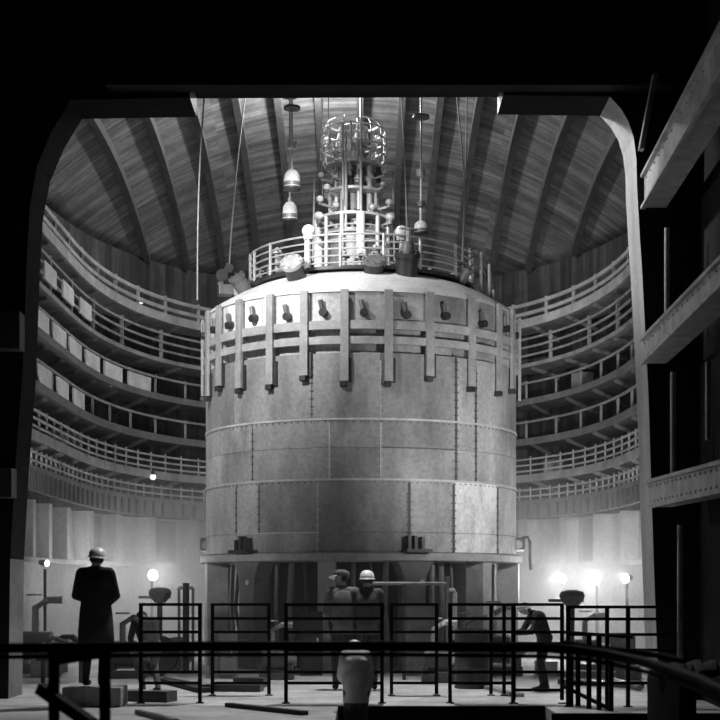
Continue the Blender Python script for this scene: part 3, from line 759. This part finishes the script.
# ------------------------------------------------------------------ people
def capsule(mb, a, ra, b, rb, sy=1):
    mb.cyl(a, b, ra, rb, 14); mb.sph(a, ra, seg=14, rings=8); mb.sph(b, rb, seg=14, rings=8)
def person(label, loc, yaw, J, mats, H=1.74, helmet='white', coat=None, coatmat=None, scale=1, voxel=.014, hair=True):
    """J: joint overrides. Local +Y is forward. One continuous body, clothes told apart by material."""
    s = H/1.74*scale
    j = dict(pel=(0, 0, .95), waist=(0, 0, 1.08), chest=(0, 0, 1.32), neck=(0, .0, 1.48), head=(0, .02, 1.62),
             shl=(-.19, 0, 1.42), shr=(.19, 0, 1.42), ell=(-.25, -.02, 1.13), elr=(.25, -.02, 1.13), wrl=(-.26, .1, .88), wrr=(.26, .1, .88),
             hil=(-.1, 0, .93), hir=(.1, 0, .93), knl=(-.11, .02, .5), knr=(.11, .02, .5), anl=(-.11, -.02, .09), anr=(.11, -.02, .09), fdir=(0, 1, 0), hdir=(0, .3, -1))
    j.update(J); j = {k: Vector(v) for k, v in j.items()}
    prim = []                                   # a, ra, b, rb, material index: 0 top 1 trousers 2 skin 3 boots 4 hair
    def add(a, ra, b, rb, mi): prim.append((Vector(a), ra, Vector(b), rb, mi))
    up = (j['neck']-j['pel']).normalized(); side = (j['shr']-j['shl']).normalized()
    for k in (-1, 0, 1):
        add(j['chest']+side*.085*k, .115, j['pel']+side*.06*k+up*.02, .105, 0)
    add(j['shl']*.9+j['neck']*.1, .075, j['shr']*.9+j['neck']*.1, .075, 0)
    for k, L in ((-1, 'l'), (1, 'r')):
        add(j['sh'+L]*.75+j['neck']*.25-up*.03, .085, j['chest']+side*.095*k, .112, 0)
    add(j['neck']-up*.1, .088, j['chest'], .118, 0)
    for k in (-1, 1): add(j['neck']-up*.11+side*.075*k, .095, j['chest']+side*.08*k, .118, 0)
    add(j['neck']-up*.04, .085, j['shl'], .065, 0); add(j['neck']-up*.04, .085, j['shr'], .065, 0)
    add(j['hil'], .105, j['hir'], .105, 1)
    hd = (j['head']-j['neck']).normalized()
    add(j['neck']-up*.03, .056, j['head']-hd*.05, .052, 2)
    fwd = j['fdir'].normalized()
    add(j['head']+hd*.03-fwd*.012, .092, j['head']-hd*.01+fwd*.012, .084, 2)
    add(j['head']-hd*.03+fwd*.03, .06, j['head']-hd*.085+fwd*.055, .035, 2)      # jaw and chin
    add(j['head']+fwd*.09+hd*.005, .014, j['head']+fwd*.112-hd*.025, .018, 2)    # nose
    fs = fwd.cross(hd).normalized()
    for k in (-1, 1):
        add(j['head']+fs*.083*k-fwd*.005, .014, j['head']+fs*.088*k-hd*.035-fwd*.005, .011, 2)   # ears
    for L in 'lr':
        add(j['sh'+L], .066, j['el'+L], .05, 0); add(j['el'+L], .05, j['wr'+L], .036, 0)
        add(j['hi'+L], .1, j['kn'+L], .066, 1); add(j['kn'+L], .066, j['an'+L], .046, 1)
        an = j['an'+L]; add(an+Vector((0, -.01, -.035)), .046, an+Vector((0, .15, -.05)), .038, 3)
        h = j['hdir'].normalized(); wr = j['wr'+L]; sg = -1 if L == 'l' else 1
        lat = Vector((0, 1, 0)) if abs(h.y) < .8 else Vector((1, 0, 0)); lat = (lat-h*lat.dot(h)).normalized(); nrm = h.cross(lat)
        add(wr+h*.02, .03, wr+h*.085, .03, 2)
        for q, (o_, ln) in enumerate(((.03, .07), (.011, .082), (-.009, .075), (-.028, .058))):
            a = wr+h*.085+lat*o_; m_ = a+h*ln*.55-nrm*sg*.008; add(a, .0105, m_, .0098, 2); add(m_, .0098, m_+h*ln*.4-nrm*sg*.024, .0085, 2)
        a = wr+h*.035+lat*.028; add(a, .013, a+h*.045+lat*.03, .0105, 2); add(a+h*.045+lat*.03, .0105, a+h*.075+lat*.036, .009, 2)
    mb = MB()
    for a, ra, b, rb, mi in prim: capsule(mb, a, ra, b, rb)
    bm = mb.bm; me = bpy.data.meshes.new('tmp'); bm.to_mesh(me); bm.free()
    tmp = bpy.data.objects.new('tmp', me); C.objects.link(tmp)
    rm = tmp.modifiers.new('r', 'REMESH'); rm.mode = 'VOXEL'; rm.voxel_size = voxel; rm.use_smooth_shade = True
    sm = tmp.modifiers.new('s', 'SMOOTH'); sm.factor = .5; sm.iterations = 6
    dg = bpy.context.evaluated_depsgraph_get(); ev = tmp.evaluated_get(dg)
    body = bpy.data.meshes.new_from_object(ev); bpy.data.objects.remove(tmp)
    cen = np.array([p.center[:] for p in body.polygons]); best = np.full(len(cen), 1e9); idx = np.zeros(len(cen), int)
    for a, ra, b, rb, mi in prim:
        a = np.array(a); b = np.array(b); d = b-a; L2 = max(1e-9, d@d); tt = np.clip(((cen-a)@d)/L2, 0, 1)
        dist = np.linalg.norm(cen-(a+tt[:, None]*d), axis=1)-(ra+(rb-ra)*tt)
        k = dist < best-.002; best[k] = dist[k]; idx[k] = mi
    hc = np.array(j['head']); hrel = cen-hc; hn = np.array(hd); fn = np.array(fwd)
    hairm = (idx == 2) & (np.linalg.norm(hrel, axis=1) < .14) & ((hrel@fn < -.01) & (hrel@hn > -.06) | (hrel@hn > .05))
    idx[hairm] = 4
    body.name = 'person_body'
    for m in mats: body.materials.append(m)
    body.materials.append(M_hair) if len(mats) < 5 else None
    body.polygons.foreach_set('material_index', idx.astype('int32')); body.polygons.foreach_set('use_smooth', [True]*len(idx))
    root = bpy.data.objects.new('person', None); C.objects.link(root); root.location = loc; root.rotation_euler = (0, 0, yaw); root.scale = (s, s, s)
    tag(root, label, 'person')
    o = bpy.data.objects.new('body', body); C.objects.link(o); o.parent = root
    def child(mb, name, m):
        bmesh.ops.recalc_face_normals(mb.bm, faces=mb.bm.faces); me = bpy.data.meshes.new(name); mb.bm.to_mesh(me); mb.bm.free()
        c = bpy.data.objects.new(name, me); C.objects.link(c); me.materials.append(m); c.parent = root
        for p in me.polygons: p.use_smooth = True
        return c
    # eyes
    mb = MB()
    for k in (-1, 1): mb.sph(j['head']+fwd*.083+fs*.03*k+hd*.012, .011, seg=8, rings=6)
    child(mb, 'eyes', M_black)
    if helmet:
        q = Matrix((fs, fwd, hd)).transposed().to_4x4()
        mb = MB()
        c0 = j['head']+hd*.035-fwd*.005
        if helmet == 'white' or helmet == 'full':
            mb.lathe([(.1, -.025), (.106, -.018), (.106, .02), (.097, .06), (.07, .092), (.034, .108), (.004, .111)], c0, 24, q, 1, 1.12)
            mb.lathe([(.1, -.028), (.117, -.03), (.117, -.02), (.102, -.012)], c0, 24, q, 1, 1.18)
            child(mb, 'helmet', M_helm)
        elif helmet == 'cap':
            mb.lathe([(.1, -.01), (.108, 0), (.112, .035), (.1, .07), (.06, .088), (.004, .092)], c0, 20, q, 1, 1.1)
            child(mb, 'cap_crown', M_gtro)
            mb = MB(); rows = []
            for i in range(7):
                a = -1.0+2.0*i/6
                d = fs*math.sin(a)+fwd*math.cos(a)
                rows.append([c0+d*.1-hd*.0, c0+d*.2-hd*.02, c0+d*.2-hd*.03, c0+d*.1-hd*.012])
            mb.sweep(rows); child(mb, 'cap_visor', M_helm)
    if coat:
        mb = MB(); rings = []
        for z, rx, ry, cy in coat:
            rings.append([mb.bm.verts.new((rx*math.cos(2*PI*k/28)*(1+.03*math.sin(5*2*PI*k/28)*(1.5-z)), cy+ry*math.sin(2*PI*k/28), z)) for k in range(28)])
        for A, B in zip(rings, rings[1:]):
            for k in range(28): mb.bm.faces.new((A[k], A[(k+1) % 28], B[(k+1) % 28], B[k]))
        mb.bm.faces.new(rings[0]); mb.bm.faces.new(rings[-1])
        child(mb, 'coat' if coatmat is None else 'jacket', coatmat or M_coat)
    return root
JK = [(1.47, .07, .06, 0), (1.44, .14, .09, 0), (1.4, .2, .115, 0), (1.32, .215, .135, 0), (1.15, .2, .145, 0), (1.0, .185, .145, 0), (.82, .195, .155, 0)]
J1 = mat('grey_jacket', .15, .95, 0, .3, 6); J2 = mat('charcoal_jacket', .08, .95, 0, .3, 6)
# low timber platform under the coated man
zp = Zy(686, 18.4)
o = MB().box((Xx(66, 18.4), 18.15, 0), (Xx(124, 18.4), 18.7, zp-.005)).build('timber_platform', M_wood, None, False, .01)
tag(o, 'low dark timber platform under the dark-coated man', 'platform')
person('man seen from behind in long black coat and white helmet at left', (Xx(95.5, 18.35), 18.35, zp), -.08,
       dict(ell=(-.265, .02, 1.14), elr=(.265, .02, 1.14), wrl=(-.1, .2, 1.05), wrr=(.1, .21, 1.02), hdir=(0, .5, -.4), head=(.01, .03, 1.61), knl=(-.1, .02, .5), anl=(-.12, -.02, .09), anr=(.09, -.06, .09)),
       [M_coat, M_jack, M_skin, M_boot], 1.76, 'white', coat=[(1.4, .12, .07, .0), (1.34, .18, .13, .01), (1.2, .2, .15, .01), (1.05, .19, .15, .01), (.9, .21, .165, .01), (.7, .225, .18, .01), (.42, .235, .19, .01)])
person('man in grey jacket and pale-visored cap looking left, left of the pair', (Xx(343, 21.2), 21.2, 0), .15,
       dict(fdir=(-1, .35, 0), head=(-.01, .03, 1.62), wrl=(-.2, .12, .9), wrr=(.22, .1, .9)), [J1, M_jack, M_skin, M_boot], 1.76, 'cap', coat=JK, coatmat=J1)
person('white-helmeted man in dark jacket seen from behind, right of the pair before the vessel', (Xx(367, 21.15), 21.15, 0), -.05,
       dict(wrl=(-.18, .2, 1.0), wrr=(.18, .2, 1.0), ell=(-.24, 0, 1.14), elr=(.24, 0, 1.14)), [J2, M_jack, M_skin, M_boot], 1.74, 'white', coat=JK, coatmat=J2)
person('worker in pale top seen from behind, standing low in front of the railing', (Xx(356, 17.6), 17.6, -.67), .1,
       dict(pel=(0, 0, .93), waist=(0, .02, 1.08), chest=(0, .05, 1.3), neck=(0, .13, 1.42), head=(.01, .24, 1.49), fdir=(-.2, 1, -.6), shl=(-.145, .06, 1.4), shr=(.145, .06, 1.4), ell=(-.19, .14, 1.14), elr=(.2, .1, 1.14), wrl=(-.09, .28, 1.0), wrr=(.16, .14, .88), hil=(-.07, 0, .92), hir=(.07, 0, .92), knl=(-.08, .02, .5), knr=(.08, .02, .5), anl=(-.08, -.02, .09), anr=(.08, -.02, .09)),
       [M_over, M_tarp, M_skin, M_boot], 1.66, 'white', coat=[(z-.01, rx*.86, ry, cy+.09*max(0, (z-1)/.45)) for z, rx, ry, cy in JK], coatmat=M_over)
person('stooping man in dark clothes facing left, right of the vessel skirt', (Xx(541, 20.9), 20.9, 0), PI/2+.15,
       dict(pel=(0, -.06, .86), waist=(0, -.05, 1.0), chest=(0, .06, 1.16), neck=(0, .15, 1.24), head=(0, .25, 1.3), fdir=(0, 1, -.35), shl=(-.17, .1, 1.2), shr=(.17, .1, 1.2), ell=(-.22, .2, .95), elr=(.22, .24, .95), wrl=(-.12, .42, .92), wrr=(.14, .45, .9), hdir=(0, 1, -.2),
            hil=(-.1, -.06, .85), hir=(.1, -.06, .85), knl=(-.1, .04, .46), knr=(.1, -.02, .46), anl=(-.1, 0, .09), anr=(.11, -.12, .09)), [M_jack, M_jack, M_skin, M_boot], 1.6, 'white')
person('crouched worker in dark clothes seen from behind beyond the left railing panel', (Xx(149, 20.6), 20.6, 0), .5,
       dict(pel=(0, -.05, .74), waist=(0, 0, .88), chest=(0, .12, 1.04), neck=(0, .22, 1.14), head=(0, .31, 1.17), fdir=(0, 1, -.6), shl=(-.17, .16, 1.1), shr=(.17, .16, 1.1), ell=(-.2, .28, .85), elr=(.2, .28, .85), wrl=(-.12, .42, .66), wrr=(.12, .42, .66), hdir=(0, .5, -1),
            hil=(-.1, -.05, .73), hir=(.1, -.05, .73), knl=(-.13, .16, .44), knr=(.13, .12, .44), anl=(-.11, -.04, .09), anr=(.12, -.08, .09)), [M_jack, M_gtro, M_skin, M_boot], 1.6, None)

# ------------------------------------------------------------------ machinery and clutter on the floor
def pump(x, y, Y, s, label, m1=M_mdst, m2=M_lt):
    p = Vector((Xx(x, Y), Y, 0)); t = empty('pump_unit', p, label, 'pump')
    MB().box(p+Vector((-.35, -.25, 0))*s, p+Vector((.35, .25, .15))*s).build('bed_plate', m1, t, False, .01)
    MB().cyl(p+Vector((-.3, 0, .42))*s, p+Vector((.15, 0, .42))*s, .22*s, None, 18).build('casing', m1, t, True)
    MB().cyl(p+Vector((.15, 0, .42))*s, p+Vector((.4, 0, .42))*s, .13*s, None, 14).build('motor', m2, t, True)
    MB().tube([p+Vector((-.1, 0, .6))*s, p+Vector((-.1, 0, 1.0))*s, p+Vector((.1, 0, 1.12))*s, p+Vector((.32, 0, 1.12))*s], .06*s, 10).build('outlet_pipe', m2, t, True)
    MB().tube([p+Vector((-.1, -.0, 1.2))*s+Vector((math.cos(k*PI/6)*.12*s, math.sin(k*PI/6)*.12*s, 0)) for k in range(12)], .015*s, 6, True).build('handwheel', m2, t, True)
    for dx in (-.28, .28): MB().box(p+Vector((dx-.05, -.18, .14))*s, p+Vector((dx+.05, .18, .3))*s).build('saddle', m1, t)
    return t
pump(42, 640, 25.5, 1.15, 'pump with pale pipework at the far left beyond the railing')
pump(128, 640, 24.0, .9, 'small dark pump behind the railing right of the dark-coated man', M_dkst, M_mdst)
pump(440, 640, 22.9, .85, 'pump with bright fittings in front of the vessel right of the pair of men', M_dkst, M_lt)
pump(277, 640, 23.6, .8, 'dark pump in front of the skirt at left of the pair of men', M_dkst, M_mdst)
pump(590, 640, 26.0, .9, 'pump on the bright floor right of the stooping man', M_mdst, M_lt)
pump(500, 640, 24.8, 1.05, 'pump with bright pipe below the right skirt column', M_dkst, M_lt)
pump(470, 640, 24.0, .9, 'dark pump left of the right skirt column', M_dkst, M_mdst)
# gantry bar in front of the vessel
t = empty('gantry_bar', (Xx(412, 23.5), 23.5, 0), 'thin horizontal pipe bar on uprights in front of the vessel skirt', 'pipe rack')
MB().cyl(P(370, 583.5, 23.5), P(449, 583.5, 23.5), .03, None, 10).build('crossbar', M_mdst, t, True)
MB().cyl((P(404, 583, 23.5).x, 23.5, 0), P(404, 583, 23.5), .03, None, 10).build('upright', M_dkst, t)
MB().cyl((P(448, 583, 23.5).x, 23.5, 0), P(448, 576, 23.5), .035, None, 10).build('upright', M_mdst, t)
MB().tube([P(448, 590, 23.5), P(454, 590, 23.5), P(455, 593, 23.5), P(455, 640, 23.5)], .035, 8).build('bent_pipe', M_lt, t, True)
# control cabinet panels in front of core
def cabinet(x0, x1, y0, Y, label, m, d=.4):
    a, b = Xx(x0, Y), Xx(x1, Y); z = Zy(y0, Y); t = empty('steel_cabinet', ((a+b)/2, Y, 0), label, 'cabinet')
    MB().box((a, Y, 0), (b, Y+d, z)).build('body', m, t, False, .01)
    MB().box((a+.03, Y-.015, .06), (b-.03, Y-.001, z-.05)).build('door', m, t, False, .005)
    MB().box((b-.09, Y-.04, z*.5), (b-.06, Y-.016, z*.5+.1)).build('handle', M_lt, t)
cabinet(405, 436, 606, 24.6, 'grey steel cabinet below the wide skirt column right of centre', M_skirt)
cabinet(218, 236, 632, 23.8, 'low grey cabinet at the left of the skirt', M_skirt)
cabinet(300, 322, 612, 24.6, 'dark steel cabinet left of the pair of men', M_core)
# dark drum
t = empty('oil_drum', (Xx(472, 21.6), 21.6, 0), 'tall dark oil drum standing behind the railing left of the stooping man', 'drum')
MB().lathe([(.26, 0), (.27, .02), (.26, .04), (.26, .3), (.272, .31), (.26, .33), (.26, .6), (.272, .61), (.26, .63), (.26, .86), (.27, .88), (.24, .88), (.24, .86)], (Xx(472, 21.6), 21.6, 0), 28).build('shell', M_dkst, t, True)
MB().cyl((Xx(472, 21.6)+.1, 21.55, .86), (Xx(472, 21.6)+.1, 21.55, .9), .03).build('bung', M_mdst, t)
# cable reels at left
for k, (x, Y, r) in enumerate(((158, 24.6, .34), (176, 26.5, .3))):
    p = Vector((Xx(x, Y), Y, r)); t = empty('cable_reel', (p.x, p.y, 0), ('larger dark cable reel behind the left railing panel', 'smaller dark cable reel beyond the left railing panel')[k], 'reel')
    MB().cyl(p+Vector((0, -.2, 0)), p+Vector((0, .2, 0)), r*.7, None, 20).build('winding', M_dkst, t, True)
    for d in (-.2, .2): MB().cyl(p+Vector((0, d-.02, 0)), p+Vector((0, d+.02, 0)), r, None, 24).build('cheek', M_wood if k else M_dkst, t, True)
# domed covers on stands (in silhouette)
for k, (x, y, Y, r) in enumerate(((160, 594, 27.0, .2), (572, 597, 24.5, .2))):
    p = P(x, y, Y); t = empty('air_blower', (p.x, p.y, 0), ('rounded dark blower on a bar stand in silhouette left of the vessel', 'rounded dark blower on a stand in silhouette right of the vessel')[k], 'blower')
    MB().lathe([(r*.5, -.16), (r*.95, -.06), (r*1.1, .02), (r*.95, .09), (r*.4, .12)], p, 20).build('hood', M_mdst, t, True)
    MB().cyl((p.x-.02, p.y, 0), p-Vector((0, 0, .12)), .05, None, 10).build('stand', M_dkst, t)
    MB().bar(p+Vector((-.4, 0, -.06)), p+Vector((.2, 0, -.06)), .05, .05).build('bar', M_mdst, t)
# frame stand near vessel left
t = empty('pipe_stand', (Xx(186, 26), 26, 0), 'upright pipe stand with cross head just left of the vessel', 'stand')
MB().cyl((Xx(186, 26), 26, 0), P(186, 583, 26), .06, None, 10).build('post', M_dkst, t)
MB().bar(P(179, 588, 26), P(193, 588, 26), .06, .06).build('cross_head', M_mdst, t)
for x in (179, 193): MB().cyl((Xx(x, 26), 26, 0), P(x, 588, 26), .025, None, 8).build('leg', M_mdst, t)
# timber and pipes lying about
def plank(x0, Y0, x1, Y1, wdt, th, label, m=M_wood, z=0, round_=False):
    a = Vector((Xx(x0, Y0), Y0, z+th/2)); b = Vector((Xx(x1, Y1), Y1, z+th/2))
    mb = MB(); (mb.cyl(a, b, th/2, None, 10) if round_ else mb.bar(a, b, wdt, th))
    o = mb.build('pipe' if round_ else 'plank', m, None, round_); tag(o, label, 'pipe' if round_ else 'plank')
plank(165, 22.9, 205, 20.6, .22, .07, 'dark plank slanting on the floor behind the left railing panel', M_jack)
plank(168, 23.6, 214, 21.3, .16, .06, 'thinner plank beside the dark slanting plank', M_wood)
plank(205, 21.0, 262, 20.9, .3, .1, 'dark beam lying on the floor behind the rear railing panel', M_dkst)
plank(236, 21.9, 266, 21.8, .3, .14, 'short dark timber stacked near the skirt at left', M_dkst)
plank(138, 17.2, 176, 15.9, .08, .05, 'dark bar lying on the near floor at left', M_dkst)
plank(228, 18.2, 305, 17.0, .1, .05, 'dark slanting board on the floor left of the pair of men', M_jack)
plank(480, 21.8, 520, 19.8, .12, .05, 'pale board slanting on the floor left of the stooping man', M_wood)
plank(562, 22.5, 640, 21.6, .25, .08, 'dark board on the bright floor at right', M_dkst)
plank(612, 22.8, 640, 21.0, .1, .09, 'short pipe on the floor beside the portal column', M_mdst, 0, True)
plank(560, 24.5, 640, 24.0, .4, .1, 'long pale timber across the floor at far right', M_gird)
plank(112, 19.3, 172, 19.0, .3, .14, 'black low box beam on the near floor at left', M_dkst)
# heap of tarpaulin and hoses at left
t = empty('hose_heap', (Xx(72, 23), 23, 0), 'tangled heap of hoses and canvas on trestles left of the dark-coated man', 'heap')
rnd = random.Random(3)
for k in range(7):
    c = P(58+k*5, 646-2*(k % 3), 22.6+.12*k); pts = []
    for i in range(14): a = i*.9; pts.append(c+Vector((math.cos(a)*rnd.uniform(.1, .3), math.sin(a)*.15, rnd.uniform(-.05, .1))))
    MB().tube(pts, .03, 6).build('hose', M_lt if k % 3 == 0 else M_tarp if k % 2 else M_dkst, t, True)
MB().box((Xx(40, 22.8), 22.5, Zy(660, 22.8)), (Xx(84, 22.8), 23.3, Zy(652, 22.8))).build('table_board', M_dkst, t)
for x in (43, 81): MB().bar((Xx(x, 22.8), 22.8, 0), (Xx(x, 22.8), 22.8, Zy(660, 22.8)), .06, .06).build('trestle_leg', M_dkst, t)
for k, (x0, x1, Y, h, m) in enumerate(((30, 56, 24.2, .35, M_gird), (208, 232, 24.6, .3, M_wood), (540, 556, 24.5, .25, M_lt), (600, 622, 24.6, .35, M_mdst), (605, 635, 27.0, .6, M_mdst), (110, 135, 27, .5, M_mdst), (455, 467, 22.8, .2, M_lt), (622, 640, 23.5, .22, M_wood))):
    o = MB().box((Xx(x0, Y), Y, 0), (Xx(x1, Y), Y+.5, h), .08*(k % 3)).build('crate', m, None, False, .012)
    tag(o, ('low pale crate at far left beyond the railing', 'timber crate at the left foot of the skirt', 'small bright crate right of the vessel skirt', 'grey crate right of the stooping man near the pump', 'larger grey crate under the right floodlights', 'grey crate behind the dark-coated man', 'small bright crate beside the dark drum', 'low timber crate by the foot of the portal column')[k], 'crate')

# ------------------------------------------------------------------ haze in the hall (denser near the floor)
hz = MB().box((-7.4, 20.5, .01), (7.4, 38.4, 8.6)).build('haze', M_lowwall)
vm = bpy.data.materials.new('haze'); vm.use_nodes = True; N = vm.node_tree.nodes; L = vm.node_tree.links; N.clear()
out = N.new('ShaderNodeOutputMaterial'); vs = N.new('ShaderNodeVolumeScatter'); vs.inputs['Anisotropy'].default_value = .25
vs.inputs['Color'].default_value = (1, 1, 1, 1)
tc = N.new('ShaderNodeTexCoord'); sx = N.new('ShaderNodeSeparateXYZ'); L.new(tc.outputs['Object'], sx.inputs[0])
mr = N.new('ShaderNodeMapRange'); mr.inputs['From Min'].default_value = 0; mr.inputs['From Max'].default_value = 4.2
mr.inputs['To Min'].default_value = .19; mr.inputs['To Max'].default_value = .001; L.new(sx.outputs['Z'], mr.inputs['Value']); 
my = N.new('ShaderNodeMapRange'); my.inputs['From Min'].default_value = 26.5; my.inputs['From Max'].default_value = 29.5
my.inputs['To Min'].default_value = .05; my.inputs['To Max'].default_value = 1; L.new(sx.outputs['Y'], my.inputs['Value'])
mm = N.new('ShaderNodeMath'); mm.operation = 'MULTIPLY'; L.new(mr.outputs[0], mm.inputs[0]); L.new(my.outputs[0], mm.inputs[1]); L.new(mm.outputs[0], vs.inputs['Density'])

L.new(vs.outputs[0], out.inputs['Volume'])
hz.data.materials.clear(); hz.data.materials.append(vm)
tag(hz, 'thin pale haze hanging in the hall, thicker near the floor', 'haze', None, 'stuff')
SC.cycles.volume_step_rate = 3; SC.cycles.volume_bounces = 1
